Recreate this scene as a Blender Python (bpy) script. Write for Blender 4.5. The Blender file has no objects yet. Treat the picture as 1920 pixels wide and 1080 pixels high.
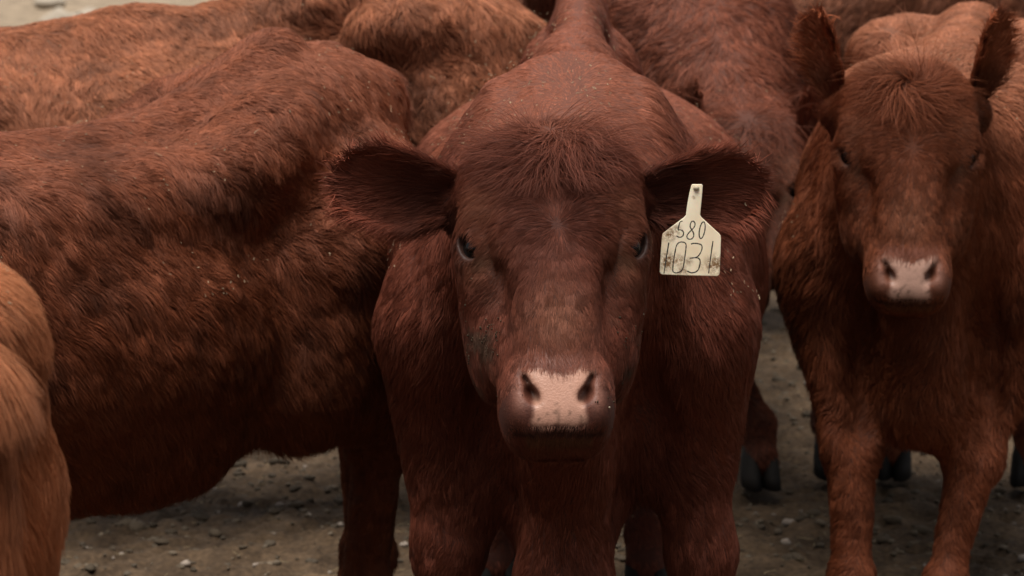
import bpy, math, random, time, os
import numpy as np
T0 = time.time()
R = math.radians
C = bpy.context.scene.collection
sc = bpy.context.scene

# ------------------------------------------------------------------ camera, world, light
CAM_H, CAM_PITCH, FPX = 1.6, 10.3, 5580.0
cam_d = bpy.data.cameras.new('camera')
cam = bpy.data.objects.new('camera', cam_d); C.objects.link(cam)
cam.location = (0, 0, CAM_H); cam.rotation_euler = (R(90 - CAM_PITCH), 0, 0)
cam_d.sensor_width = 36; cam_d.lens = FPX / 1920 * 36
cam_d.clip_end = 500
cam_d.dof.use_dof = True; cam_d.dof.focus_distance = 3.86; cam_d.dof.aperture_fstop = 10
sc.camera = cam

W = bpy.data.worlds.new('World'); sc.world = W; W.use_nodes = True
nt = W.node_tree; nt.nodes.clear()
sky = nt.nodes.new('ShaderNodeTexSky'); sky.sky_type = 'NISHITA'; sky.sun_disc = False
sky.sun_elevation = R(78); sky.sun_rotation = R(20); sky.air_density = 1.0; sky.dust_density = 4.0
hs = nt.nodes.new('ShaderNodeHueSaturation'); hs.inputs['Saturation'].default_value = 0.22
bg = nt.nodes.new('ShaderNodeBackground'); bg.inputs['Strength'].default_value = 0.05
wo = nt.nodes.new('ShaderNodeOutputWorld')
nt.links.new(sky.outputs[0], hs.inputs['Color']); nt.links.new(hs.outputs[0], bg.inputs['Color'])
nt.links.new(bg.outputs[0], wo.inputs['Surface'])
sd = bpy.data.lights.new('sun', 'SUN'); sd.energy = 2.5; sd.angle = R(42); sd.color = (1, .95, .88)
sun = bpy.data.objects.new('sun', sd); C.objects.link(sun)
sun.rotation_euler = (R(7), R(-8), 0)

sc.view_settings.view_transform = 'Standard'; sc.view_settings.look = 'None'
sc.view_settings.exposure = 1.0; sc.view_settings.gamma = 1
sc.render.engine = 'CYCLES'
cy = sc.cycles
cy.max_bounces = 6; cy.diffuse_bounces = 3; cy.glossy_bounces = 3; cy.transmission_bounces = 3
cy.use_denoising = True
try: cy.denoiser = 'OPENIMAGEDENOISE'
except Exception: pass
sc.cycles_curves.shape = 'RIBBONS'; sc.cycles_curves.subdivisions = 2

# ------------------------------------------------------------------ numeric helpers
rng = np.random.default_rng(7)
def vnoise(p, seed=0):
    p = np.asarray(p, np.float32); i = np.floor(p).astype(np.int64); f = p - i
    f = f * f * (3 - 2 * f); out = 0
    def h(a):
        n = (a[:, 0] * 73856093) ^ (a[:, 1] * 19349663) ^ (a[:, 2] * 83492791) ^ (seed * 2654435761 + 12345)
        n = (n ^ (n >> 13)) * 1274126177 & 0x7fffffff
        n = (n ^ (n >> 15)) * 668265263 & 0x7fffffff
        return ((n >> 7) & 0xffff) / 65535.0
    for dx in (0, 1):
        for dy in (0, 1):
            for dz in (0, 1):
                w = (f[:, 0] if dx else 1 - f[:, 0]) * (f[:, 1] if dy else 1 - f[:, 1]) * (f[:, 2] if dz else 1 - f[:, 2])
                out = out + w * h(i + np.array([dx, dy, dz]))
    return out.astype(np.float32) * 2 - 1
def fbm(p, freq, oct=3, seed=0):
    s = 0; a = 1; t = 0
    for o in range(oct):
        s = s + a * vnoise(p * freq * 2 ** o + 17.3 * o, seed + o); t += a; a *= .5
    return s / t
def nrm(v):
    return v / np.maximum(np.linalg.norm(v, axis=-1, keepdims=True), 1e-9)
def sst(e0, e1, x):
    t = np.clip((x - e0) / (e1 - e0), 0, 1); return t * t * (3 - 2 * t)
def bump(x, c, w):
    return np.exp(-((x - c) / w) ** 2)

class Field:
    """implicit solid on a rectilinear grid whose spacing may vary"""
    def __init__(s, xs, ys, zs):
        s.ax = [np.asarray(a, np.float32) for a in (xs, ys, zs)]
        s.F = np.full([len(a) for a in s.ax], .5, np.float32)
    def put(s, fn, lo, hi, k, sub=False):
        m = k + .05; sl = []
        for a in range(3):
            i0 = int(np.searchsorted(s.ax[a], lo[a] - m)); i1 = int(np.searchsorted(s.ax[a], hi[a] + m))
            if i1 <= i0: return
            sl.append(slice(i0, i1))
        X = s.ax[0][sl[0]][:, None, None]; Y = s.ax[1][sl[1]][None, :, None]; Z = s.ax[2][sl[2]][None, None, :]
        d = fn(X, Y, Z).astype(np.float32); b = s.F[tuple(sl)]
        if sub:
            d = -d; h = np.maximum(k - np.abs(d - b), 0) / k; r = np.maximum(d, b) + h * h * k * .25
        else:
            h = np.maximum(k - np.abs(d - b), 0) / k; r = np.minimum(d, b) - h * h * k * .25
        s.F[tuple(sl)] = r
    def cone(s, a, b, ra, rb, k=.06, sub=False):
        a = np.array(a, float); b = np.array(b, float); ba = b - a; L2 = max(ba @ ba, 1e-9)
        def fn(X, Y, Z):
            x = X - a[0]; y = Y - a[1]; z = Z - a[2]
            h = np.clip((x * ba[0] + y * ba[1] + z * ba[2]) / L2, 0, 1)
            return np.sqrt((x - ba[0] * h) ** 2 + (y - ba[1] * h) ** 2 + (z - ba[2] * h) ** 2) - (ra + (rb - ra) * h)
        r = max(ra, rb); s.put(fn, np.minimum(a, b) - r, np.maximum(a, b) + r, k, sub)
    def ell(s, c, r, M=None, k=.06, sub=False, p=2.0):
        c = np.array(c, float); r = np.array(r, float); M = np.eye(3) if M is None else M   # rows of M = axes
        def fn(X, Y, Z):
            x = X - c[0]; y = Y - c[1]; z = Z - c[2]
            q = [(x * M[i, 0] + y * M[i, 1] + z * M[i, 2]) for i in range(3)]
            if p == 2.0:
                k0 = np.sqrt(sum((q[i] / r[i]) ** 2 for i in range(3))); k1 = np.sqrt(sum((q[i] / r[i] ** 2) ** 2 for i in range(3)))
                return k0 * (k0 - 1) / np.maximum(k1, 1e-6)
            k0 = sum(np.abs(q[i] / r[i]) ** p for i in range(3)) ** (1 / p)
            return (k0 - 1) * r.min()
        e = np.abs(M.T) @ r; s.put(fn, c - e, c + e, k, sub)
    def mesh(s):
        F = s.F; S = F < 0
        c = np.zeros([n - 1 for n in F.shape], np.int8)
        for dx in (0, 1):
            for dy in (0, 1):
                for dz in (0, 1):
                    c += S[dx:F.shape[0] - 1 + dx, dy:F.shape[1] - 1 + dy, dz:F.shape[2] - 1 + dz]
        act = np.argwhere((c > 0) & (c < 8)); idx = -np.ones(c.shape, np.int32)
        idx[act[:, 0], act[:, 1], act[:, 2]] = np.arange(len(act))
        acc = np.zeros((len(act), 3)); cnt = np.zeros(len(act))
        corners = [(a, b, d) for a in (0, 1) for b in (0, 1) for d in (0, 1)]
        for A in corners:
            for ax in range(3):
                if A[ax]: continue
                B = list(A); B[ax] = 1
                ia = act + np.array(A); ib = act + np.array(B)
                fa = F[ia[:, 0], ia[:, 1], ia[:, 2]]; fb = F[ib[:, 0], ib[:, 1], ib[:, 2]]
                m = (fa < 0) != (fb < 0); t = np.where(m, fa / np.where(m, fa - fb, 1), 0)
                pa = np.stack([s.ax[j][ia[:, j]] for j in range(3)], 1); pb = np.stack([s.ax[j][ib[:, j]] for j in range(3)], 1)
                acc += np.where(m[:, None], pa + (pb - pa) * t[:, None], 0); cnt += m
        V = acc / cnt[:, None]; quads = []
        for ax in range(3):
            o1, o2 = [(1, 2), (2, 0), (0, 1)][ax]
            sa = [slice(None)] * 3; sb = [slice(None)] * 3; sa[ax] = slice(0, -1); sb[ax] = slice(1, None)
            D = S[tuple(sa)] != S[tuple(sb)]; e = np.argwhere(D)
            ok = (e[:, o1] > 0) & (e[:, o2] > 0) & (e[:, o1] < F.shape[o1] - 1) & (e[:, o2] < F.shape[o2] - 1); e = e[ok]
            ins = S[e[:, 0], e[:, 1], e[:, 2]]; q = []
            for d1, d2 in ((-1, -1), (0, -1), (0, 0), (-1, 0)):
                g = e.copy(); g[:, o1] += d1; g[:, o2] += d2; q.append(idx[g[:, 0], g[:, 1], g[:, 2]])
            q = np.stack(q, 1); q[~ins] = q[~ins][:, ::-1]; quads.append(q)
        Q = np.concatenate(quads)
        return V, Q[(Q >= 0).all(1)]

def vert_normals(V, Q):
    n = np.cross(V[Q[:, 2]] - V[Q[:, 0]], V[Q[:, 3]] - V[Q[:, 1]]); N = np.zeros_like(V)
    for i in range(4): np.add.at(N, Q[:, i], n)
    return nrm(N)
def smooth(V, Q, n=1, f=.5):
    for _ in range(n):
        A = np.zeros_like(V); c = np.zeros(len(V))
        for i in range(4):
            for j in (1, 3):
                np.add.at(A, Q[:, i], V[Q[:, (i + j) % 4]]); np.add.at(c, Q[:, i], 1)
        V = V + f * (A / np.maximum(c, 1)[:, None] - V)
    return V
def graded(parts):
    """parts: list of (start, end, step) -> increasing coordinates"""
    out = []
    for a, b, h in parts:
        n = max(1, int(round((b - a) / h))); out += list(np.linspace(a, b, n, endpoint=False))
    out.append(parts[-1][1]); return np.array(out)

def link_mesh(name, V, Q, mat, parent=None, tint=None, extra=None, shade=True):
    me = bpy.data.meshes.new(name)
    Q = np.asarray(Q, np.int32); me.vertices.add(len(V)); me.vertices.foreach_set('co', np.asarray(V, np.float32).ravel())
    k = Q.shape[1]; me.loops.add(Q.size); me.loops.foreach_set('vertex_index', Q.ravel())
    me.polygons.add(len(Q)); me.polygons.foreach_set('loop_start', np.arange(0, Q.size, k, dtype=np.int32))
    me.polygons.foreach_set('use_smooth', np.full(len(Q), shade)); me.update(calc_edges=True); me.validate()
    if tint is not None:
        a = me.color_attributes.new('tint', 'FLOAT_COLOR', 'POINT')
        a.data.foreach_set('color', np.concatenate([tint, np.ones((len(V), 1))], 1).astype(np.float32).ravel())
    for nm, arr in (extra or {}).items():
        a = me.attributes.new(nm, 'FLOAT', 'POINT'); a.data.foreach_set('value', arr.astype(np.float32))
    me.materials.append(mat); o = bpy.data.objects.new(name, me); C.objects.link(o)
    if parent: o.parent = parent
    return o
def tag(o, label, cat, group=None, kind=None):
    o['label'] = label; o['category'] = cat
    if group: o['group'] = group
    if kind: o['kind'] = kind
    return o

# ------------------------------------------------------------------ materials
def newmat(name):
    m = bpy.data.materials.new(name); m.use_nodes = True; n = m.node_tree.nodes; l = m.node_tree.links
    return m, n, l, n['Principled BSDF']
def mat_skin():
    m, n, l, b = newmat('cow_skin')
    a = n.new('ShaderNodeAttribute'); a.attribute_name = 'tint'
    w = n.new('ShaderNodeAttribute'); w.attribute_name = 'bare'
    nz = n.new('ShaderNodeTexNoise'); nz.inputs['Scale'].default_value = 260; nz.inputs['Detail'].default_value = 4
    vo = n.new('ShaderNodeTexVoronoi'); vo.inputs['Scale'].default_value = 420
    tc = n.new('ShaderNodeTexCoord'); l.new(tc.outputs['Object'], nz.inputs['Vector']); l.new(tc.outputs['Object'], vo.inputs['Vector'])
    mr = n.new('ShaderNodeMapRange'); mr.inputs[1].default_value = .3; mr.inputs[2].default_value = .7; mr.inputs[3].default_value = .72; mr.inputs[4].default_value = 1.15
    l.new(nz.outputs[0], mr.inputs[0])
    mx = n.new('ShaderNodeVectorMath'); mx.operation = 'SCALE'; l.new(a.outputs['Color'], mx.inputs[0]); l.new(mr.outputs[0], mx.inputs['Scale'])
    mb = n.new('ShaderNodeMix'); mb.data_type = 'RGBA'; fb = n.new('ShaderNodeMath'); fb.operation = 'MULTIPLY'; fb.inputs[1].default_value = .75; l.new(w.outputs['Fac'], fb.inputs[0]); l.new(fb.outputs[0], mb.inputs[0])
    l.new(mx.outputs[0], mb.inputs[6]); l.new(a.outputs['Color'], mb.inputs[7]); l.new(mb.outputs[2], b.inputs['Base Color'])
    rr = n.new('ShaderNodeMapRange'); rr.inputs[3].default_value = .8; rr.inputs[4].default_value = .42; l.new(w.outputs['Fac'], rr.inputs[0])
    l.new(rr.outputs[0], b.inputs['Roughness'])
    b.inputs['Specular IOR Level'].default_value = .3
    bp = n.new('ShaderNodeBump'); bp.inputs['Strength'].default_value = .30; bp.inputs['Distance'].default_value = .0008
    ad = n.new('ShaderNodeMath'); ad.operation = 'ADD'; l.new(nz.outputs[0], ad.inputs[0]); l.new(vo.outputs[0], ad.inputs[1])
    l.new(ad.outputs[0], bp.inputs['Height']); l.new(bp.outputs[0], b.inputs['Normal'])
    return m
def mat_hair():
    m, n, l, b = newmat('red_hair')
    a = n.new('ShaderNodeAttribute'); a.attribute_name = 'tint'
    nn = n.new('ShaderNodeAttribute'); nn.attribute_name = 'skin_normal'
    vt = n.new('ShaderNodeVectorTransform'); vt.vector_type = 'NORMAL'; vt.convert_from = 'OBJECT'; vt.convert_to = 'WORLD'
    l.new(nn.outputs['Vector'], vt.inputs[0])
    l.new(a.outputs['Color'], b.inputs['Base Color']); b.inputs['Roughness'].default_value = .55; b.inputs['Specular IOR Level'].default_value = .08
    geo = n.new('ShaderNodeNewGeometry')
    mixn = n.new('ShaderNodeMix'); mixn.data_type = 'VECTOR'; mixn.inputs[0].default_value = .25
    l.new(vt.outputs[0], mixn.inputs[4]); l.new(geo.outputs['Normal'], mixn.inputs[5])
    nz = n.new('ShaderNodeVectorMath'); nz.operation = 'NORMALIZE'; l.new(mixn.outputs[1], nz.inputs[0])
    l.new(nz.outputs[0], b.inputs['Normal'])
    hb = n.new('ShaderNodeBsdfHair'); hb.component = 'Reflection'; hb.inputs['RoughnessU'].default_value = .35; hb.inputs['RoughnessV'].default_value = .9
    hc = n.new('ShaderNodeMix'); hc.data_type = 'RGBA'; hc.inputs[0].default_value = .35
    l.new(a.outputs['Color'], hc.inputs[6]); hc.inputs[7].default_value = (.42, .26, .22, 1); l.new(hc.outputs[2], hb.inputs['Color'])
    ms = n.new('ShaderNodeMixShader'); ms.inputs[0].default_value = .13
    l.new(b.outputs[0], ms.inputs[1]); l.new(hb.outputs[0], ms.inputs[2])
    out = n['Material Output']; l.new(ms.outputs[0], out.inputs[0])
    return m
def mat_plain(name, col, rough=.6, spec=.3, noise=None, amt=.2, coat=0):
    m, n, l, b = newmat(name); b.inputs['Base Color'].default_value = (*col, 1)
    b.inputs['Roughness'].default_value = rough; b.inputs['Specular IOR Level'].default_value = spec; b.inputs['Coat Weight'].default_value = coat
    if noise:
        nz = n.new('ShaderNodeTexNoise'); nz.inputs['Scale'].default_value = noise; nz.inputs['Detail'].default_value = 5
        tc = n.new('ShaderNodeTexCoord'); l.new(tc.outputs['Object'], nz.inputs['Vector'])
        mr = n.new('ShaderNodeMapRange'); mr.inputs[1].default_value = .3; mr.inputs[2].default_value = .7
        mr.inputs[3].default_value = 1 - amt; mr.inputs[4].default_value = 1 + amt; l.new(nz.outputs[0], mr.inputs[0])
        rg = n.new('ShaderNodeRGB'); rg.outputs[0].default_value = (*col, 1)
        mx = n.new('ShaderNodeVectorMath'); mx.operation = 'SCALE'; l.new(rg.outputs[0], mx.inputs[0]); l.new(mr.outputs[0], mx.inputs['Scale'])
        l.new(mx.outputs[0], b.inputs['Base Color'])
    return m
def mat_tint(name, rough=.85):
    m, n, l, b = newmat(name); a = n.new('ShaderNodeAttribute'); a.attribute_name = 'tint'
    l.new(a.outputs['Color'], b.inputs['Base Color']); b.inputs['Roughness'].default_value = rough; b.inputs['Specular IOR Level'].default_value = .2
    return m
M_SKIN = mat_skin(); M_HAIR = mat_hair()
M_EYE = mat_plain('eye_surface', (.003, .0025, .002), .05, .3, coat=0)
M_HOOF = mat_plain('hoof_horn', (.012, .009, .007), .75, .3, 40, .3)
M_TINT = mat_tint('dry_bits')

# ------------------------------------------------------------------ view test, so hair grows only where a camera near the photo's could see it
cp, sp = math.cos(R(CAM_PITCH)), math.sin(R(CAM_PITCH))
def project(P):
    x = P[:, 0]; y = P[:, 1]; z = P[:, 2] - CAM_H
    dep = y * cp - z * sp; up = y * sp + z * cp
    return 960 + FPX * x / dep, 540 - FPX * up / dep, dep

# ------------------------------------------------------------------ a cow
class Cow:
    pass
DEF = dict(
    whorl=(-.158, .045), loin=0.0, fold=0.0, dip=0.0, hwide=1.0, knotr=.085, udder=0, squint=1.0, legs=1.0, roof=0.0, hollow=0.0, slope=0.0, tuck=0, rump=0.0, hip=1.0, hookz=1.035, tailz=1.085, brisket=0.0,
    width=1.0, belly=0.0, head=(1.0, 0, .95), hyaw=0, hpitch=38, hroll=0,
    ear=dict(dirn=(.15, 1, -.05), L=.185, W=.055), feet=dict(fl=(.50, .16), fr=(.50, -.16), hl=(-.74, .16), hr=(-.74, -.16)),
    base=(.155, .050, .026), curl=.5, hairlen=1.0, clump=.25, N=60000, fine=False, step=.013, tail=True, seed=1,
    face_n=0, top=(.17, .058, .030), lift=.5, wid=1.0)

def head_axes(p):
    y = R(p['hyaw']); a = R(p['hpitch'])
    h = np.array([math.cos(y), math.sin(y), 0]); l = np.array([-math.sin(y), math.cos(y), 0]); z = np.array([0, 0, 1.])
    if p['hroll']:
        r = R(p['hroll']); l2 = l * math.cos(r) + z * math.sin(r); z = z * math.cos(r) - l * math.sin(r); l = l2
    u = h * math.sin(a) - z * math.cos(a); f = h * math.cos(a) + z * math.sin(a)
    return np.array([u, l, f])

B40 = R(40)
NOSTRIL = [(.0345, .146, .205, .034, .0135, .0090, 38), (.0425, .129, .200, .030, .0170, .0052, 30)]
def nostril_at(O, A, s, l_, w_, m_, an):
    md = A[0] * math.sin(B40) + A[2] * math.cos(B40); wd_ = A[0] * math.cos(B40) - A[2] * math.sin(B40)
    c = O + md * m_ + wd_ * w_ + A[1] * s * l_; t = wd_ * math.cos(R(an)) - A[1] * s * math.sin(R(an)); md2 = nrm(md - A[1] * s * .45 * 0)
    return c, np.array([md2, t, np.cross(md2, t)])
def eye_at(O, A, s):
    e = O + A[0] * .004 + A[1] * s * .0955 + A[2] * .020
    ed = nrm(A[1] * s * .72 + A[2] * .70 + A[0] * .08)
    et = nrm(A[0] * .92 - A[1] * s * .38); et = nrm(et - ed * (et @ ed)); ew = np.cross(ed, et)
    return e, ed, np.array([ed, et, ew])
def cow_field(p):
    O = np.array(p['head'], float); A = head_axes(p)
    H = lambda u, l, f: O + A[0] * u + A[1] * l + A[2] * f
    w = p['width']; g = p['step']; lg = p['legs']
    if p['fine']:
        xs = graded([(-1.05, O[0] - .26, g), (O[0] - .26, O[0] - .12, .007), (O[0] - .12, O[0] + .26, .0034), (O[0] + .26, O[0] + .30, .01)])
        ys = graded([(-.48, O[1] - .2, g), (O[1] - .2, O[1] + .2, .0036), (O[1] + .2, .48, g)])
        zs = graded([(-.02, O[2] - .32, g), (O[2] - .32, O[2] + .17, .0036), (O[2] + .17, 1.32, g)])
    else:
        e = p.get('hstep', g); m = .38
        xs = graded([(-1.05, O[0] - m, g), (O[0] - m, O[0] + m, e)]); ys = graded([(min(-.5, O[1] - m - .02), O[1] - m, g), (O[1] - m, O[1] + m, e), (O[1] + m, max(.5, O[1] + m + .02), g)])
        zs = graded([(-.02, O[2] - m, g), (O[2] - m, O[2] + m, e), (O[2] + m, max(1.32, O[2] + m + .02), g)]) if O[2] - m > 0 else graded([(-.02, 1.32, e)])
    F = Field(xs, ys, zs)
    bl = p['belly']; fold = p['fold']
    # trunk
    F.ell((.02, 0, .80 - bl / 2), (.58, .295 * w, .275 + bl / 2), k=.05)
    F.ell((-.12 + .14 * p['tuck'], 0, .745 - bl), (.42 - .06 * p['tuck'], .285 * w, .235), k=.12)
    F.ell((.34, 0, .82), (.30, .225 * w, .27), k=.10)
    F.cone((.42, 0, 1.05), (.05, 0, 1.045), .055, .06, k=.10)
    F.cone((.05, 0, 1.045), (-.62, 0, p['tailz']), .06, .06, k=.10)
    for s in (-1, 1):
        F.ell((.42, s * .145 * w, .83), (.17, .095 * w, .27), k=.08)
        F.cone((.40, s * .06, 1.05), (.52, s * .17 * w, .72), .05, .10, k=.07)            # shoulder blade to point of shoulder
        F.ell((-.50, s * .205 * w * p['hip'], p['hookz']), (.075, .05, .045), k=.07)                         # hook bone
        F.cone((-.50, s * .19 * w * p['hip'], 1.03), (-.80, s * .095 * p['hip'], 1.0), .05, .05, k=.08)
        F.ell((-.62, s * .13 * w * p['hip'], .84 - p['rump']), (.23, .135 * w, .25 - p['rump'] * .3), k=.09)
        # hind leg
        fx, fy = p['feet']['hl' if s > 0 else 'hr']; dx = fx + .74; dy = fy - s * .16
        F.cone((-.60, s * .17, .78), (-.52 + dx * .2, s * .185 + dy * .2, .60), .15, .10, k=.09)
        F.cone((-.66, s * .15, .80), (-.70 + dx * .4, s * .16 + dy * .4, .56), .14, .075 * lg, k=.09)
        F.cone((-.54 + dx * .2, s * .185 + dy * .2, .60), (-.76 + dx * .75, s * .16 + dy * .7, .44), .085 * lg, .043 * lg, k=.06)
        F.cone((-.80 + dx * .8, s * .16 + dy * .7, .475), (-.765 + dx * .8, s * .16 + dy * .7, .40), .030, .040, k=.04)
        F.cone((-.765 + dx * .8, s * .16 + dy * .7, .42), (fx, fy, .14), .036 * lg, .028 * lg, k=.04)
        F.ell((fx, fy, .13), (.040 * lg, .038 * lg, .042), k=.03)
        F.cone((fx, fy, .13), (fx + .035, fy, .06), .033, .038, k=.03)
        # fore leg
        fx, fy = p['feet']['fl' if s > 0 else 'fr']
        kn = np.array([.50 + (fx - .5) * .5, s * .16 + (fy - s * .16) * .62, .385])
        F.cone((.46, s * .165, .72), kn, .115 * lg, .046 * lg, k=.08)
        F.ell((.47, s * .175, .62), (.085, .07, .14), k=.06)
        F.ell(kn, (.048 * lg, .046 * lg, .058), k=.035)
        F.cone(kn, (fx, fy, .14), .038 * lg, .027 * lg, k=.03)
        F.ell((fx, fy, .13), (.038 * lg, .036 * lg, .040), k=.03)
        F.cone((fx, fy, .13), (fx + .035, fy, .06), .032, .037, k=.03)
    if p['loin']:
        for s in (-1, 1): F.cone((-.48, s * .13, 1.0), (.22, s * .13, .97), p['loin'], p['loin'], k=.08)
    # brisket, neck, throat
    F.cone((.50, 0, .64), (.62, 0, .60), .15, .10, k=.10)
    F.cone((.40, 0, .55 - p['brisket'] * .5), (.64, 0, .52 - p['brisket']), .09, .055, k=.10)
    F.cone((.64, 0, .50 - p['brisket']), (.66, 0, .66), .06, .05, k=.08)
    nb = H(-.07, 0, -.07)
    F.cone((.44, 0, .93), nb, .165, .095, k=.10)
    F.cone((.50, 0, .78), H(.02, 0, -.10), .17, .085, k=.12)
    F.cone((.60, 0, .58), H(.09, 0, -.10), .055, .045, k=.10)                                # dewlap
    F.cone((.66, 0, .60), H(.10, 0, -.115) * .45 + np.array([.62, 0, .62]) * .55, .035, .03, k=.08)
    if p['hollow']:
        for s in (-1, 1): F.ell((.70, s * .125, .56), (.15, .058 * p['hollow'], .19), k=.05, sub=True); F.ell((.74, s * .15, .74), (.10, .030 * p['hollow'], .14), k=.06, sub=True)
    # udder / flank fold
    F.ell((-.42, 0, .545 - bl * .5 + fold), (.16, .11, .07), k=.10)
    if p['udder']: F.ell((-.20, .03, .565), (.25, .22, .12), k=.08); F.ell((-.27, .06, .55), (.13, .14, .09), k=.06)
    # tail
    ty = .012
    F.cone((-.74, 0, p['tailz'] - .03), (-.855, ty, .97), .04, .030, k=.05)
    F.cone((-.855, ty, .97), (-.885, ty * 2, .72), .028, .022, k=.02)
    F.cone((-.885, ty * 2, .72), (-.875, ty * 3, .46), .022, .028, k=.02)
    # ---- head (u down the face, l left, f out of the face)
    F.ell(H(-.072, 0, -.015), (.112, .121, .084), A, k=.04, p=2.8)
    F.ell(H(-.140, 0, -.030), (.040, .070, .060), A, k=.05)
    F.ell(H(.01, 0, -.006), (.110, .094, .074), A, k=.04, p=2.6)
    F.ell(H(.09, 0, .004), (.120, .058, .060), A, k=.04, p=2.8)                               # bridge of the nose
    F.ell(H(.17, 0, .004), (.095, .054, .050), A, k=.04, p=2.5)
    F.cone(H(.05, 0, -.06), H(.215, 0, -.035), .064, .044, k=.05)
    for s in (-1, 1):
        F.ell(H(.070, s * .080, -.056), (.110, .036, .070), A, k=.035)                        # cheek
        F.ell(H(-.040, s * .098, .012), (.040, .020, .030), A, k=.03)                         # brow
        F.ell(H(-.005, s * .100, .008), (.034, .020, .026), A, k=.03)
        F.ell(H(.040, s * .096, -.004), (.036, .018, .026), A, k=.025)                        # cheekbone below the eye
        F.cone(H(.06, s * .090, -.020), H(.16, s * .066, -.020), .018, .014, k=.03)           # facial crest
        F.ell(H(.095, s * .072, .044), (.046, .008, .015), A, k=.03, sub=True)                # hollow beside the nose
        F.ell(H(-.075, s * .138, .010), (.030, .012, .026), A, k=.03, sub=True)               # temple
        F.cone(H(-.10, s * .09, -.035), H(-.104, s * .122, -.045), .040, .026, k=.04)           # ear root
        F.ell(H(.228, s * .041, -.004), (.046, .027, .044), A, k=.03)                         # upper lip
    F.ell(H(.236, 0, .006), (.050, .058, .047), A, k=.03, p=3.2)                              # muzzle
    F.ell(H(.234, 0, -.046), (.034, .047, .024), A, k=.012)                                   # chin
    mdir = A[0] * math.sin(B40) + A[2] * math.cos(B40); wdir = A[0] * math.cos(B40) - A[2] * math.sin(B40)
    for q_ in (-.036, -.018, 0, .018, .036):
        F.ell(O + mdir * (.192 - 8 * q_ ** 2) + wdir * (.1515 + .0365 + 1.6 * q_ ** 2) + A[1] * q_, (.014, .0030, .013), np.array([mdir, wdir, A[1]]), k=.004, sub=True)
    for s in (-1, 1):
        # nostril wing and opening
        F.ell(H(.243, s * .0495, .030), (.026, .013, .022), A, k=.014)
        F.ell(H(.222, s * .046, .040), (.018, .012, .014), A, k=.014)
        for (l_, w_, m_, rm, rt, rn, an) in NOSTRIL:
            c_, MN = nostril_at(O, A, s, l_, w_, m_, an); F.ell(c_, (rm, rt, rn), MN, k=.004, sub=True)
        # eye socket: the lids are a bulge round the ball, cut by an almond opening
        e, ed, ME = eye_at(O, A, s)
        F.ell(e + ed * .002, (.0252, .0252, .0252), k=.014)
        F.ell(e + ed * .022, (.0155, .0205, .0135 * p['squint']), ME, k=.003, sub=True)
    return F, O, A

def eye_frames(p):
    O = np.array(p['head'], float); A = head_axes(p); out = []
    for s in (-1, 1):
        e, ed, _ = eye_at(O, A, s); out.append((e, ed))
    return out

def ear_mesh(p, s, O, A):
    """leaf-shaped cupped ear; returns verts, quads, comb, inside mask"""
    E = p['ear'] if 'r' not in p['ear'] else p['ear']['l' if s > 0 else 'r']
    L, Wd = E['L'], E['W']
    base = O + A[0] * -.108 + A[1] * s * .118 + A[2] * -.040
    z = np.array([0, 0, 1.]); hd = nrm(np.array([A[2][0], A[2][1], 0])); lf = A[1] * s
    d = E['dirn']; e = nrm(hd * d[0] + lf * d[1] + z * d[2])                 # towards the tip
    o = E.get('open', (1, 0, -.25)); n = nrm(hd * o[0] + lf * o[1] + z * o[2]); n = nrm(n - e * (n @ e))   # the way the cup opens
    w = np.cross(n, e)
    nu, nv = 30, 23; V = []; comb = []; ins = []
    for layer in (0, 1):
        for i in range(nu):
            t = i / (nu - 1)
            prof = (.36 + .64 * math.sin(min(t / .62, 1) * math.pi / 2) ** 1.4) * (1 - max(0, (t - .62) / .38) ** 2.4 * .985) ** .55
            hw = Wd * prof; cup = .60 * (1 - t) + .05
            for j in range(nv):
                c = -1 + 2 * j / (nv - 1); ang = c * (1.0 + .9 * cup)
                rad = hw / max(math.sin(min(1.0 + .9 * cup, math.pi / 2)), .3)
                yy = rad * math.sin(ang) * (1 if abs(ang) < 1.57 else .97); zz = rad * (1 - math.cos(ang)) * .62
                th = (.0035 + .006 * (1 - t)) * (1 - .7 * c * c)
                q = base + e * (t * L - .015) + w * yy + n * (zz + E.get('bend', -.03) * t * t + (-th if layer else th))
                V.append(q); comb.append(e * (.9 if not layer else 1) + w * c * .8 + (n * .15 if not layer else 0)); ins.append(0 if layer else 1)
    V = np.array(V); Q = []
    for layer in (0, 1):
        o_ = layer * nu * nv
        for i in range(nu - 1):
            for j in range(nv - 1):
                a = o_ + i * nv + j; q = (a, a + 1, a + nv + 1, a + nv)
                Q.append(q if layer == 1 else q[::-1])
    o_ = nu * nv
    for i in range(nu - 1):
        for j, fl in ((0, 0), (nv - 1, 1)):
            a = i * nv + j; q = (a, a + nv, a + nv + o_, a + o_); Q.append(q if fl else q[::-1])
    for j in range(nv - 1):
        a = (nu - 1) * nv + j; Q.append((a, a + 1, a + 1 + o_, a + o_)[::-1])
    Q = np.array(Q)
    # make the winding point outwards on the inside layer (towards n)
    N = vert_normals(V, Q)
    if (N[:nu * nv] @ n).mean() < 0: Q = Q[:, ::-1]
    edge = np.array([abs(-1 + 2 * (k % nv) / (nv - 1)) for k in range(len(V))]); tt = np.array([((k % (nu * nv)) // nv) / (nu - 1) for k in range(len(V))])
    return V, Q, nrm(np.array(comb)), np.array(ins), edge, tt, dict(base=base, e=e, n=n, w=w, L=L, W=Wd)

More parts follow.
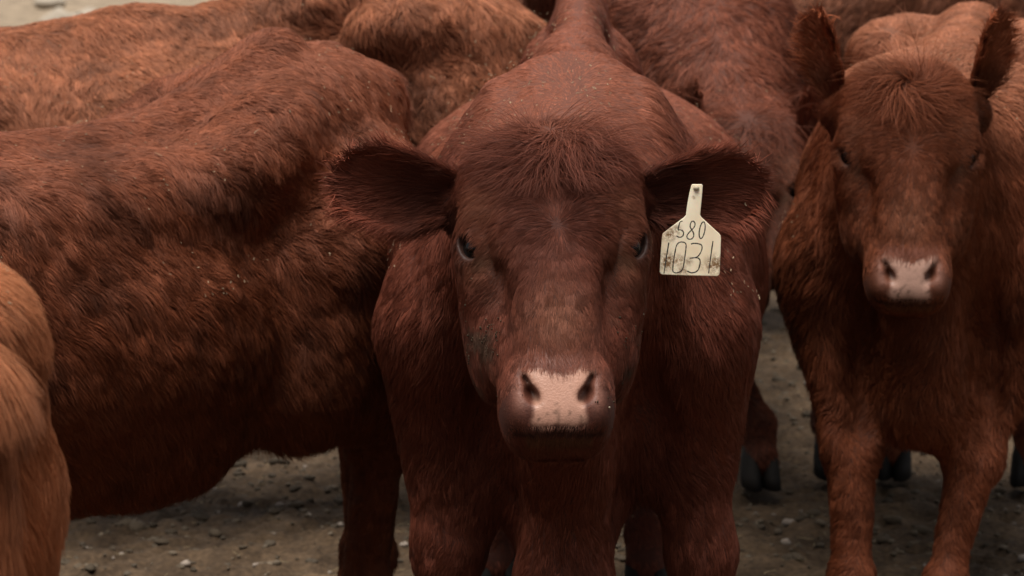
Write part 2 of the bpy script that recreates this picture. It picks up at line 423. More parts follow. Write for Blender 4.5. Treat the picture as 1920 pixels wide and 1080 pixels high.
def build_cow(label, loc, yaw, group='red cattle standing in the herd', **kw):
    p = {**DEF, **kw}; t0 = time.time()
    F, O, A = cow_field(p); V, Q = F.mesh(); V = smooth(V, Q, 2, .5)
    # lumpy flesh and ribs
    N = vert_normals(V, Q)
    rel = V - O; hu, hl, hf = rel @ A[0], rel @ A[1], rel @ A[2]
    dh = np.sqrt((np.maximum(np.abs(hu - .07) - .17, 0)) ** 2 + np.maximum(np.abs(hl) - .10, 0) ** 2 + (np.maximum(np.abs(hf + .01) - .07, 0)) ** 2)
    headw = 1 - sst(.02, .09, dh)
    disp = (fbm(V, 6, 2, p['seed']) * .010 + fbm(V, 20, 2, p['seed'] + 5) * .0065 * p['curl']) * (1 - headw)
    V = V + N * disp[:, None]
    V = V + A[1] * (hl * (p['hwide'] - 1) * headw)[:, None]
    def warp(P):
        P = P.copy(); P[:, 2] -= p['dip'] * sst(-.74, -.28, P[:, 0]) * P[:, 2] / 1.08; k_ = p['roof'] * sst(.80, 1.12, P[:, 2]) * (1 - sst(.56, .78, P[:, 0])); P[:, 1] *= 1 - k_; P[:, 2] -= p['slope'] * np.maximum(P[:, 0] + .5, 0) * P[:, 2] / 1.08; return P
    comb = np.zeros_like(V)
    x, y, z = V.T
    sd_ = np.sign(y) * np.clip(np.abs(y) / .12, 0, 1)
    # body flow: backwards and down
    comb[:, 0] = -.55; comb[:, 1] = sd_ * .25; comb[:, 2] = -.75
    legm = 1 - sst(.45, .6, z); comb[:, 0] = comb[:, 0] * (1 - legm) + legm * -.05; comb[:, 2] = comb[:, 2] * (1 - legm) - legm
    tailm = sst(-.6, -.75, x); comb[:, 0] *= 1 - tailm * .8
    neck = sst(.5, .75, x) * (1 - headw); comb[:, 0] = comb[:, 0] * (1 - neck) + neck * -.30; comb[:, 2] = comb[:, 2] * (1 - neck) + neck * -1.0
    # head: two whorls, the lower between the eyes and the upper on the poll
    w1 = V - (O + A[0] * .0 + A[2] * .085 + A[1] * .004); wc2 = O + A[0] * p['whorl'][0] + A[2] * p['whorl'][1]; w2 = V - wc2
    d1 = np.linalg.norm(w1, axis=1, keepdims=True); d2 = np.linalg.norm(w2, axis=1, keepdims=True)
    wj = np.exp(.9 * fbm(V, 38, 2, 61))[:, None]; hcomb = w1 / (d1 + .01) ** 3.0 * .55 + w2 / (d2 + .01) ** 3.0 * 1.25 * wj + A[0] * 2 * sst(.05, .2, hu)[:, None] * 20
    comb = nrm(comb) * (1 - headw[:, None]) + nrm(hcomb) * headw[:, None]
    # coat length
    ln = .026 * p['hairlen'] * (1 + .25 * fbm(V, 5, 2, 3)) * (1 - .45 * (1 - sst(.35, .55, z)))
    topk = np.exp(-(d2[:, 0] / p['knotr']) ** 2)
    lipz = sst(.215, .235, hu) * (1 - sst(-.03, -.05, hf))
    ln = ln * (1 - headw) + headw * (.0135 - .005 * lipz - .005 * sst(.18, .21, hu) * sst(-.03, .0, hf) + .036 * topk * p.get('knot', 1) + .006 * sst(-.0, -.08, hf) + .004 * sst(-.02, -.10, hu))
    lift = np.full(len(V), p['lift']) * (1 - headw) + headw * (.34 + .55 * topk)
    ln = ln * (1 + .8 * sst(-.80, -.86, x) * (np.abs(y) < .07))
    under = sst(.2, .9, -N[:, 2]) * (1 - headw) * sst(.35, .5, z)
    ln = ln * (1 + .6 * under)
    # colour of the coat itself
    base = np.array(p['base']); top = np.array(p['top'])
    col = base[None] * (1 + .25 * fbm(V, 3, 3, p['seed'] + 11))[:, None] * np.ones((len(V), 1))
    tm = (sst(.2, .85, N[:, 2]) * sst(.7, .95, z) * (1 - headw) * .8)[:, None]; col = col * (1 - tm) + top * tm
    dm = (sst(.0, .5, fbm(V, 9, 3, p['seed'] + 31)) * np.minimum(p['curl'], .8) * (1 - headw))[:, None]; col = col * (1 - dm * .55)
    # face tones: warmer round the eyes and down the sides of the nose, dark ear roots
    eyeR = np.zeros(len(V))
    for s in (-1, 1):
        ec = O + A[0] * .025 + A[1] * s * .088 + A[2] * .03; eyeR += np.exp(-(np.linalg.norm(V - ec, axis=1) / .035) ** 2) + np.exp(-(np.linalg.norm(V - (O + A[0] * -.045 + A[1] * s * .088 + A[2] * .05), axis=1) / .034) ** 2)
    eyeR = np.clip(eyeR, 0, 1) * headw; col = col * (1 - .5 * eyeR[:, None]) + np.array([.22, .082, .042]) * .5 * eyeR[:, None]
    for s in (-1, 1):
        ec = O + A[0] * .030 + A[1] * s * .091 + A[2] * .040; pt = (np.exp(-(np.linalg.norm(V - ec, axis=1) / .010) ** 2) * headw * .6)[:, None]; col = col * (1 - pt) + np.array([.30, .15, .09]) * pt
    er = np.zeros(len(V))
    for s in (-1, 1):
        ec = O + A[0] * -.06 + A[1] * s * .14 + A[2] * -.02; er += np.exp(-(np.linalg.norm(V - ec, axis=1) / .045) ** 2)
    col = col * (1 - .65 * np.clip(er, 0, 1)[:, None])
    bridge = np.exp(-((hu - .13) / .05) ** 2 - (hl / .04) ** 2) * headw * sst(.03, .05, hf)
    col = col * (1 - .4 * bridge[:, None]) + np.array([.20, .085, .045]) * .4 * bridge[:, None]
    mudc = sst(.05, .4, fbm(V, 45, 3, 77)) * np.clip(np.exp(-((hu - .13) / .06) ** 2) * sst(.06, .085, np.abs(hl)), 0, 1) * headw * p.get('mud', .6)
    mudc = np.clip(mudc * 1.3, 0, 1); col = col * (1 - mudc[:, None]) + np.array([.035, .026, .015]) * mudc[:, None]
    # bare nose pad, in the plane of the pad
    b = R(40); wv = hu * math.cos(b) - hf * math.sin(b); mv = hu * math.sin(b) + hf * math.cos(b)
    wc = wv - .1515
    jit = .003 * fbm(V, 90, 2, 9)
    jit = jit * .9 + .0008 * fbm(V, 260, 2, 19)
    half = np.interp(wc, [-.060, -.042, -.036, -.024, -.010, .004, .016, .030, .040], [.050, .050, .048, .042, .0345, .0315, .0335, .036, .032])
    topw = -.036 + .006 * np.exp(-(hl / .016) ** 2) + jit * 1.2
    pad = sst(-.0045, .0045, half - np.abs(hl) + jit) * sst(.135, .158, mv) * sst(-.0035, .004, wc - topw) * (1 - sst(.026, .033, wc + jit))
    rim = np.exp(-(((np.abs(hl) - .050) / .010) ** 2 + ((wc + .006) / .020) ** 2)) * sst(.135, .155, mv)
    rim2 = np.exp(-((wc + .046) / .011) ** 2) * np.clip(1 - (np.abs(hl) / .058) ** 4, 0, 1) * sst(.13, .15, mv)
    pink = np.array(p.get('pink', (.46, .245, .175)))
    spots = sst(.28, .5, fbm(V, 170, 2, 21)) * (.25 + .75 * sst(-.01, .03, wc)) * .8
    phil = np.exp(-((hl + .001) / .0028) ** 2) * sst(.0, .02, wc) * .55; dirt = sst(.1, .5, fbm(V, 60, 3, 23)) * sst(.005, .035, wc) * .6  # philtrum is not cut: its groove shade is a painted dark line
    shade_ = np.clip(np.maximum(np.maximum(spots, phil), dirt), 0, 1)
    padc = pink * (1 + .14 * fbm(V, 40, 2, 24))[:, None] * (1 - shade_[:, None]) + np.array([.07, .042, .025]) * shade_[:, None]
    col = col * (1 - rim2[:, None] * .6) + np.array([.20, .070, .045]) * .6 * rim2[:, None]
    col = col * (1 - rim[:, None] * .7) + (pink * np.array([.60, .52, .52])) * .7 * rim[:, None]
    col = col * (1 - pad[:, None]) + padc * pad[:, None]
    mouth = np.exp(-((wc - .036 - .05 * hl ** 2 / .06 * 0 - 1.6 * hl ** 2) / .0042) ** 2) * (np.abs(hl) < .062) * sst(.11, .138, mv)  # mouth gap: crease shade painted into the colour along the cut
    lip = np.exp(-((wc - .049) / .009) ** 2) * (np.abs(hl) < .045) * sst(.10, .12, mv)
    col = col * (1 - .4 * lip[:, None]) + np.array([.11, .075, .04]) * .4 * lip[:, None]; col = col * (1 - .8 * mouth[:, None])
    hol = np.zeros(len(V))
    for s in (-1, 1):
        for (l_, w_, m_, rm, rt, rn, an) in NOSTRIL:
            c_, MN = nostril_at(O, A, s, l_, w_, m_, an); q = (V - c_) @ MN.T
            hol += np.exp(-(np.sqrt((q[:, 0] / .04) ** 2 + (q[:, 1] / (rt * 1.0)) ** 2 + (q[:, 2] / (rn * 1.0)) ** 2)) ** 4)
    hol = np.clip(hol, 0, 1) * headw; col = col * (1 - .55 * hol[:, None])  # shade inside the nostril pits painted into the colour
    bare = np.clip(pad + hol + .9 * rim + .75 * rim2, 0, 1)
    denslid = np.ones(len(V))
    # lid rims bare and pink brown
    for s in (-1, 1):
        e, ed, ME = eye_at(O, A, s)
        q = (V - (e + ed * .022)) @ ME.T; r_ = np.sqrt((q[:, 0] / 1.3) ** 2 + (q[:, 1] * .75) ** 2 + (q[:, 2] / p['squint']) ** 2); lid = 1 - sst(.0155, .0195, r_)
        bare = np.clip(bare + lid * .6, 0, 1); denslid = denslid * (1 - lid); col = col * (1 - lid[:, None]) + np.array([.045, .018, .012]) * lid[:, None]
    dens = (1 - bare) * denslid
    Vs, Qs, Cs, combs, lens, lifts, denss, bares = [V], [Q], [col], [comb], [ln], [lift], [dens], [bare]
    off = len(V); earinfo = {}
    for s in (1, -1):
        v, q, cb, ins, edge, tt, inf = ear_mesh(p, s, O, A); earinfo[s] = inf
        v = v + vert_normals(v, q) * (fbm(v, 40, 2, 4) * .0025)[:, None]
        Vs.append(v); Qs.append(q + off); off += len(v)
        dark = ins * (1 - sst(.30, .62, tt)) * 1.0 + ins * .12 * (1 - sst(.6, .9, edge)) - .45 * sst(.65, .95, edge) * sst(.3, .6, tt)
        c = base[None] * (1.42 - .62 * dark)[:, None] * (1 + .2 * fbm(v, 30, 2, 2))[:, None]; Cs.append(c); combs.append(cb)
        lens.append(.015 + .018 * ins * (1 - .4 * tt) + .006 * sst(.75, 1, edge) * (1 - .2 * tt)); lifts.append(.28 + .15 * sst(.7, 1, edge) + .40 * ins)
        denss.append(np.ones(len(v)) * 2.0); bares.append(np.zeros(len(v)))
    V = np.concatenate(Vs); Q = np.concatenate(Qs); col = np.clip(np.concatenate(Cs), .002, 1); comb = np.concatenate(combs)
    ln = np.concatenate(lens); lift = np.concatenate(lifts); dens = np.concatenate(denss); bare = np.concatenate(bares)
    V = warp(V); N = vert_normals(V, Q); comb = comb - N * (comb * N).sum(1, keepdims=True); comb = nrm(comb)
    root = bpy.data.objects.new('cow', None); C.objects.link(root); root.location = (loc[0], loc[1], 0); root.rotation_euler = (0, 0, R(yaw))
    S = p.get('scale', 1.0); root.scale = (S, S, S)
    tag(root, label, 'cow', group)
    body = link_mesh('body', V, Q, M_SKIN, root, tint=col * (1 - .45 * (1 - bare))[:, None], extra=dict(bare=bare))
    # eyes
    for e, ed in eye_frames(p):
        e = e + A[1] * ((e - O) @ A[1]) * (p['hwide'] - 1); e = warp(e[None])[0]
        bpy_ball('eyeball', e + ed * .002, .0218, ed, M_EYE, root)
    hooves(p, root)
    # ---------------------------------------------- coat
    yw = R(yaw); cz, sz = math.cos(yw), math.sin(yw); RM = np.array([[cz, -sz, 0], [sz, cz, 0], [0, 0, 1]])
    toW = lambda P: (P * S) @ RM.T + np.array([loc[0], loc[1], 0])
    tri = np.concatenate([Q[:, [0, 1, 2]], Q[:, [0, 2, 3]]])
    a, b_, c = V[tri[:, 0]], V[tri[:, 1]], V[tri[:, 2]]; ar = np.linalg.norm(np.cross(b_ - a, c - a), axis=1) * .5
    cen = (a + b_ + c) / 3; cw = toW(cen); px, py, dep = project(cw)
    nw = nrm(N[tri].mean(1)) @ RM.T; vd = nrm(np.array([0, 0, CAM_H]) - cw); fac = (nw * vd).sum(1)
    vis = (px > -260) & (px < 2180) & (py > -160) & (py < 1240) & (fac > -.45) & (dep > .5)
    inner = (px > -60) & (px < 1980) & (py > -50) & (py < 1130)
    d = dens[tri].mean(1); L_ = ln[tri].mean(1)
    hw_ = 1 + p['face_n'] * (np.linalg.norm(cen - (O + A[0] * .05), axis=1) < .31)
    wgt = ar * d * vis * np.where(inner, 1, .35) * (.4 + .6 * sst(-.45, .1, fac)) * hw_ / np.clip(L_ / .02, .35, 1.6)
    if wgt.sum() < 1e-6 or os.environ.get('NOHAIR'): print('no coat'); return root, earinfo
    r_ = np.random.default_rng(p['seed']); n = p['N']; ti = r_.choice(len(tri), n, p=wgt / wgt.sum())
    r1 = np.sqrt(r_.random(n)); r2 = r_.random(n); bw = np.stack([1 - r1, r1 * (1 - r2), r1 * r2], 1)
    tv = tri[ti]; ip = lambda X: (X[tv] * (bw if X.ndim == 1 else bw[:, :, None])).sum(1)
    P, NN, TT, LL, LF, CC = ip(V), nrm(ip(N)), ip(comb), ip(ln), ip(lift), ip(col)
    TT = nrm(TT - NN * (TT * NN).sum(1, keepdims=True)); B = np.cross(NN, TT)
    relh = P - O; isH = (1 - sst(.24, .32, np.linalg.norm(relh - A[0] * .06, axis=1)))
    tk = np.exp(-(np.linalg.norm(P - wc2, axis=1) / p['knotr']) ** 2)
    cl = p['curl'] * (1 - .65 * isH) * np.clip(.75 + 1.3 * fbm(P, 3.2, 2, 71), .15, 1.4) + .95 * tk
    ang = cl * (1.1 * fbm(P, 11, 2, 41) + .8 * fbm(P, 34, 2, 43)) * 1.5 + r_.normal(0, .08 + .15 * cl, n) + isH * .5 * fbm(P, 28, 2, 45)
    D = TT * np.cos(ang)[:, None] + B * np.sin(ang)[:, None]; B2 = np.cross(NN, D)
    LL = LL * (.65 + .6 * r_.random(n)) * (1 + .25 * cl * fbm(P, 20, 1, 46)); lf = LF * (.7 + .6 * r_.random(n)) * (1 + .6 * cl * fbm(P, 15, 2, 47))
    wild = (tk > .25) & (r_.random(n) < .07); LL = LL * (1 + 1.1 * wild); lf = lf + .9 * wild
    # clumps: every strand leans towards the middle of its tuft
    cs = .017 * (1 - isH) + .012 * isH + .008 * tk; q = (P + .01 * np.stack([fbm(P, 25, 1, s_) for s_ in (51, 52, 53)], 1)) / cs[:, None]; ci = np.floor(q)
    hsh = lambda k_: np.mod(np.sin(ci @ np.array([12.9898 + k_, 78.233, 37.719 + k_])) * 43758.5453, 1.0)
    cc = (ci + .25 + .5 * np.stack([hsh(0), hsh(1), hsh(2)], 1)) * cs[:, None]; pull = cc - P; pull -= NN * (pull * NN).sum(1, keepdims=True)
    tone = 1 + (.28 + .12 * isH) * (hsh(3) - .5) * (.4 + p['curl']) 
    # neighbouring tufts lie across one another
    ta = (hsh(5) - .5) * (.25 + .8 * cl); D = D * np.cos(ta)[:, None] + B2 * np.sin(ta)[:, None]; B2 = np.cross(NN, D)
    K = 5; sv = np.linspace(0, 1, K); pts = np.zeros((n, K, 3)); ph = hsh(4) * 6.28 + r_.normal(0, .5, n)
    ca = p['clump'] + .25 * cl
    for i, s_ in enumerate(sv):
        cur = cl * .16 * math.sin(1) * np.sin(ph + s_ * 4.2) * s_
        pts[:, i] = (P - NN * .001 + D * (LL * s_ * (.85 + .15 * s_))[:, None] + NN * (LL * lf * (s_ - .55 * s_ * s_))[:, None]
                     + B2 * (LL * cur)[:, None] + pull * (ca * s_ * s_)[:, None] + np.array([0, 0, -1]) * (LL * .22 * s_ * s_ * (1 - isH * .7))[:, None])
    CC = CC * (tone * (1 + r_.normal(0, .10, n)))[:, None]
    pale = r_.random(n) < .02; CC[pale] = CC[pale] * 1.7 + .01
    dd = project(toW(P))[2]
    wd = (.00026 + .00034 * (1 - isH) + .00018 * tk) * np.clip(dd / 4.2, .7, 2.2) * p['wid']
    hc = bpy.data.hair_curves.new('coat'); hc.add_curves([K] * n)
    hc.position_data.foreach_set('vector', pts.astype(np.float32).ravel())
    ra = hc.attributes.get('radius') or hc.attributes.new('radius', 'FLOAT', 'POINT')
    rad = wd[:, None] * np.array([.9, 1, .85, .6, .18])[None]; ra.data.foreach_set('value', rad.astype(np.float32).ravel())
    ca_ = hc.attributes.new('tint', 'FLOAT_COLOR', 'CURVE'); ca_.data.foreach_set('color', np.concatenate([np.clip(CC, .002, 1), np.ones((n, 1))], 1).astype(np.float32).ravel())
    na = hc.attributes.new('skin_normal', 'FLOAT_VECTOR', 'CURVE'); na.data.foreach_set('vector', nrm(NN + .55 * (D * (hsh(7) - .5)[:, None] + B2 * (hsh(8) - .5)[:, None]) * 1.3 + r_.normal(0, .13, (n, 3))).astype(np.float32).ravel())
    hc.materials.append(M_HAIR); ho = bpy.data.objects.new('coat', hc); C.objects.link(ho); ho.parent = body
    # for things laid on the coat
    up = (N @ np.array([0, 0, 1.]) > .35) & (np.linalg.norm(V - (O + A[0] * .05), axis=1) > .30)
    body_pts[label] = (toW(V), N @ RM.T, up)
    if p.get('crumbs'):
        r3 = V - O; a1, a2, a3 = r3 @ A[0], r3 @ A[1], r3 @ A[2]; w_ = np.exp(-((a1 - .13) / .055) ** 2) * sst(.062, .085, np.abs(a2)) * sst(-.11, -.06, a3) * np.where(a2 < 0, 1, .35)
        w_ = w_ * sst(-.1, .3, fbm(V, 30, 2, 33)) + .05 * np.exp(-((a1 - .235) / .03) ** 2) * sst(.03, .05, np.abs(a2)) * (np.abs(a2) < .07) * sst(-.05, 0, a3); w_ = w_ * (np.abs(a2) < .13) * (np.abs(a1 - .12) < .15) * (np.abs(a3) < .13) + 1e-12
        cheek_pts.append((toW(V), N @ RM.T, w_))
    print('cow', label[:30], len(V), 'verts', round(time.time() - t0, 1), 's'); return root, earinfo
body_pts = {}
cheek_pts = []

def bpy_ball(name, c, r, d, mat, parent, seg=32, rings=20, squash=1.0):
    V = []; Q = []
    for i in range(rings + 1):
        th = math.pi * (.002 + .996 * i / rings)
        for j in range(seg):
            a = 2 * math.pi * j / seg; V.append((math.sin(th) * math.cos(a) * r, math.sin(th) * math.sin(a) * r, math.cos(th) * r * squash))
    for i in range(rings):
        for j in range(seg):
            Q.append((i * seg + j, (i + 1) * seg + j, (i + 1) * seg + (j + 1) % seg, i * seg + (j + 1) % seg))
    return link_mesh(name, np.array(V) + np.array(c), Q, mat, parent)

def hooves(p, root):
    for k, (fx, fy) in p['feet'].items():
        # two claws side by side, cut flat at the ground, sloping wall at the toe
        Vs = []; Qs = []
        for s in (-1, 1):
            o = len(Vs); n = 14
            for lv, (zz, gx, gy, sx) in enumerate(((.002, .056, .024, .052), (.03, .048, .023, .047), (.062, .036, .021, .038), (.085, .018, .016, .026))):
                for j in range(n):
                    a = 2 * math.pi * j / n
                    Vs.append((fx + .035 + (.018 if lv < 1 else .010 - lv * .006) + gx * math.cos(a) * (1.05 if math.cos(a) > 0 else .7), fy + s * .021 + gy * math.sin(a) * .95, zz))
            for lv in range(3):
                for j in range(n):
                    Qs.append((o + lv * n + j, o + lv * n + (j + 1) % n, o + (lv + 1) * n + (j + 1) % n, o + (lv + 1) * n + j))
            ctop = len(Vs); Vs.append((fx + .03, fy + s * .02, .088)); cb = len(Vs); Vs.append((fx + .05, fy + s * .021, .001))
            for j in range(n):
                Qs.append((o + 3 * n + j, o + 3 * n + (j + 1) % n, ctop, ctop)); Qs.append((o + (j + 1) % n, o + j, cb, cb))
        faces = [tuple(dict.fromkeys(q)) for q in Qs]
        me = bpy.data.meshes.new('hoof'); me.from_pydata(Vs, [], faces); me.materials.append(M_HOOF)
        for f in me.polygons: f.use_smooth = True
        ob = bpy.data.objects.new('hoof', me); C.objects.link(ob); ob.parent = root

import os
QUICK = os.environ.get('COWS', '')
#COWS
exec_cows = []
def want(k): return not QUICK or k in QUICK

DS = 1.7
if want('A'):
    A_root, A_ears = build_cow('dark red cow facing the camera in the middle with a cream ear tag', (.105, 4.95), -90 - 2.2, seed=2, crumbs=1,
        head=(1.04, -.012, .935), hpitch=39, hairlen=.95, lift=.22, hip=.42, hookz=.96, rump=.07, tailz=1.12, brisket=.17, belly=.05, feet=dict(fl=(.50, .235), fr=(.50, -.20), hl=(-.58, .13), hr=(-.58, -.15)), hyaw=4.2, width=1.03, fine=True, step=.012, roof=.27, hollow=1, base=(.140, .037, .020), top=(.25, .082, .046),
        curl=.28, N=int(330000 * DS), face_n=2.0, ear=dict(l=dict(dirn=(.12, 1, .12), L=.188, W=.050, open=(1, 0, .05), bend=-.02), r=dict(dirn=(.12, 1, .20), L=.190, W=.053, open=(1, 0, .05), bend=-.02)),
        clump=.22)
if want('B'):
    build_cow('reddish brown woolly cow seen side-on at the left, its rump beside the middle cow', (-.855, 4.66), 180 + 45, seed=3, curl=.8, hairlen=1.0, wid=.85, legs=1.2, base=(.155, .042, .016), top=(.24, .080, .042), hookz=.95, hip=.6, rump=.03, loin=.085, N=int(240000 * DS), belly=.035, head=(1.0, .1, .9), lift=.6, slope=.0, dip=.125, tuck=-.1, fold=.25, udder=1, feet=dict(fl=(.50, .16), fr=(.50, -.16), hl=(-.72, .12), hr=(-.93, -.10)))
if want('C'):
    build_cow('brown cow at the right facing the camera with ears pricked upright', (.862, 5.80), -90 - 12, seed=4, curl=.45, N=int(150000 * DS), face_n=1.5, hstep=.0055, scale=.93, legs=1.15,
        squint=.78, head=(.80, -.03, .972), hyaw=8.5, hpitch=23, hollow=.9, base=(.205, .056, .022), top=(.36, .14, .074), ear=dict(dirn=(.1, .30, 1), L=.205, W=.040, open=(.75, .7, 0), bend=-.01), knot=1.05, knotr=.062, whorl=(-.128, .066), mud=.2, brisket=.03, feet=dict(fl=(.70, .055), fr=(.70, -.125), hl=(-.74, .16), hr=(-.74, -.16)), pink=(.46, .27, .205), hwide=1.06)
if want('D'):
    build_cow('light ginger cow of which only the shaggy rump and tail show at the left edge', (-1.345, 3.04), 158, scale=1.05, seed=5, curl=.5, hairlen=1.3, base=(.44, .145, .058), top=(.50, .19, .085), N=int(60000 * DS))
if want('E'):
    build_cow('orange brown cow standing behind the woolly one, hay on its back', (-.78, 6.2), 188, seed=6, curl=.9, base=(.19, .060, .026), top=(.33, .122, .060), N=int(90000 * DS), slope=.13)
if want('G'):
    build_cow('dark cow half hidden behind the tagged ear of the middle cow', (.36, 7.0), -84, seed=8, pink=(.07, .035, .03), belly=.08, curl=.8, base=(.125, .035, .017), top=(.185, .055, .029), N=int(60000 * DS), head=(.97, .015, .70), hyaw=-20, knot=1.4, whorl=(-.14, .058), hstep=.007, feet=dict(fl=(.52, .30), fr=(.60, .12), hl=(-.60, .26), hr=(-.74, -.16)),
        ear=dict(dirn=(.1, .05, 1), L=.165, W=.045, open=(.75, .7, 0), bend=-.01))
if want('H'):
    build_cow('plain brown cow standing broadside at the very back of the herd', (.75, 8.35), 0, seed=9, curl=.6, base=(.15, .050, .023), top=(.21, .075, .036), N=int(60000 * DS))


# ------------------------------------------------------------------ ear tag
def make_tag(loc, rot):
    U = .0001453; cx0, cz0 = 608, 160
    K = lambda pts: [((a - cx0) * U, -(b - cz0) * U) for a, b in pts]
    out = K([(562, 150), (572, 141), (655, 139), (667, 150), (662, 260), (652, 425), (665, 445), (832, 590), (846, 606), (851, 640), (851, 950), (846, 972), (828, 986), (560, 990), (322, 989), (305, 982), (297, 962), (300, 800), (307, 640), (312, 612), (330, 592), (505, 450), (520, 430), (530, 330), (545, 230)])
    root = bpy.data.objects.new('ear_tag', None); C.objects.link(root); root.location = loc; root.rotation_euler = rot
    tag(root, 'cream plastic ear tag numbered 580 and 1031 hanging from the middle cow', 'ear tag')
    n = len(out); th = .0009; cen = np.mean(out, 0); V = []; F = []
    # rounded edge: front face inset a little, then the rim
    arr = np.array(out); prev = np.roll(arr, 1, 0); nxt = np.roll(arr, -1, 0); t = nrm(nxt - prev); inn = np.stack([t[:, 1], -t[:, 0]], 1)
    if ((cen - arr) * inn).sum() < 0: inn = -inn
    for (dy, ins) in ((-th, .0008), (-th * .6, .0002), (0, 0), (th * .6, .0002), (th, .0008)):
        for (a, b_), i_ in zip(out, inn): V.append((a + i_[0] * ins, dy, b_ + i_[1] * ins))
    for k in range(4):
        for i in range(n): F.append((k * n + i, k * n + (i + 1) % n, (k + 1) * n + (i + 1) % n, (k + 1) * n + i))
    F.append(tuple(range(n))[::-1]); F.append(tuple(range(4 * n, 5 * n)))
    # a gentle curl of the plastic
    bendf = lambda x, z: .9 * x * x + .25 * z * z
    me = bpy.data.meshes.new('plate'); me.from_pydata(V, [], F)
    import bmesh
    bm = bmesh.new(); bm.from_mesh(me); bmesh.ops.triangulate(bm, faces=[f for f in bm.faces if len(f.verts) > 4])
    bmesh.ops.recalc_face_normals(bm, faces=bm.faces); bm.to_mesh(me); bm.free()
    m, nn, l, b = newmat('tag_plastic'); b.inputs['Roughness'].default_value = .42; b.inputs['Specular IOR Level'].default_value = .45; b.inputs['Subsurface Weight'].default_value = .15; b.inputs['Subsurface Scale'].default_value = .003
    tc = nn.new('ShaderNodeTexCoord'); nz = nn.new('ShaderNodeTexNoise'); nz.inputs['Scale'].default_value = 190; nz.inputs['Detail'].default_value = 6; nz.inputs['Roughness'].default_value = .7
    l.new(tc.outputs['Object'], nz.inputs['Vector']); acc = None
    for (a, b_, rr, st) in ((385, 610, 75, 1.0), (440, 570, 55, .7), (365, 860, 90, 1.2), (470, 850, 60, .9), (560, 860, 45, .7), (800, 880, 95, 1.15), (510, 950, 60, .8), (330, 640, 40, .6), (690, 900, 50, .35), (590, 262, 22, .8), (605, 176, 20, 1.2)):
        d = nn.new('ShaderNodeVectorMath'); d.operation = 'DISTANCE'; l.new(tc.outputs['Object'], d.inputs[0]); q = K([(a, b_)])[0]; d.inputs[1].default_value = (q[0], 0, q[1])
        mr = nn.new('ShaderNodeMapRange'); mr.interpolation_type = 'SMOOTHSTEP'; mr.inputs[1].default_value = 0; mr.inputs[2].default_value = rr * U * 1.5; mr.inputs[3].default_value = st; mr.inputs[4].default_value = 0; l.new(d.outputs['Value'], mr.inputs[0])
        if acc is None: acc = mr.outputs[0]
        else:
            ad = nn.new('ShaderNodeMath'); ad.operation = 'MAXIMUM'; l.new(acc, ad.inputs[0]); l.new(mr.outputs[0], ad.inputs[1]); acc = ad.outputs[0]
    n3 = nn.new('ShaderNodeMapRange'); n3.inputs[1].default_value = .36; n3.inputs[2].default_value = .56; n3.inputs[3].default_value = -.15; n3.inputs[4].default_value = 1.15; l.new(nz.outputs[0], n3.inputs[0])
    ml = nn.new('ShaderNodeMath'); ml.operation = 'MULTIPLY'; ml.use_clamp = True; l.new(acc, ml.inputs[0]); l.new(n3.outputs[0], ml.inputs[1])
    n4 = nn.new('ShaderNodeTexNoise'); n4.inputs['Scale'].default_value = 28; n4.inputs['Detail'].default_value = 3; l.new(tc.outputs['Object'], n4.inputs['Vector'])
    cb = nn.new('ShaderNodeMix'); cb.data_type = 'RGBA'; cb.inputs[6].default_value = (.80, .66, .46, 1); cb.inputs[7].default_value = (.90, .79, .60, 1)
    m4 = nn.new('ShaderNodeMapRange'); m4.inputs[1].default_value = .35; m4.inputs[2].default_value = .65; l.new(n4.outputs[0], m4.inputs[0]); l.new(m4.outputs[0], cb.inputs[0])
    cm = nn.new('ShaderNodeMix'); cm.data_type = 'RGBA'; cm.inputs[7].default_value = (.20, .105, .04, 1); l.new(cb.outputs[2], cm.inputs[6]); l.new(ml.outputs[0], cm.inputs[0]); l.new(cm.outputs[2], b.inputs['Base Color'])
    me.materials.append(m); ob = bpy.data.objects.new('plate', me); C.objects.link(ob); ob.parent = root
    S5 = [(492, 488), (468, 490), (450, 575), (470, 567), (495, 575), (507, 597), (500, 625), (480, 638), (460, 637), (440, 626)]
    S8 = [(590, 482), (608, 500), (607, 530), (585, 560), (555, 590), (535, 620), (540, 645), (562, 655), (585, 648), (600, 625), (598, 595), (580, 565), (562, 540), (565, 505), (578, 486), (590, 482)]
    S0 = [(685 + 25 * math.sin(a) - 20 * (1 - math.cos(a)) * .5, 565 - 78 * math.cos(a)) for a in np.linspace(0, 2 * math.pi, 22)]
    B1 = [(372, 690), (358, 800), (350, 870), (337, 978)]
    B0 = [(490, 680), (520, 684), (534, 705), (530, 760), (522, 840), (512, 930), (480, 962), (440, 971), (416, 955), (418, 900), (428, 800), (442, 712), (465, 685), (490, 680)]
    B3 = [(577, 697), (600, 688), (640, 690), (675, 700), (682, 730), (668, 775), (645, 810), (620, 822), (570, 828)]
    B3b = [(620, 822), (650, 824), (665, 840), (668, 870), (655, 930), (630, 955), (590, 965), (548, 948)]
    B1b = [(778, 662), (770, 730), (758, 850), (748, 962)]
    mi = mat_plain('marker_ink', (.035, .026, .022), .7)
    Vl = []; Fl = []; rr_ = random.Random(4)
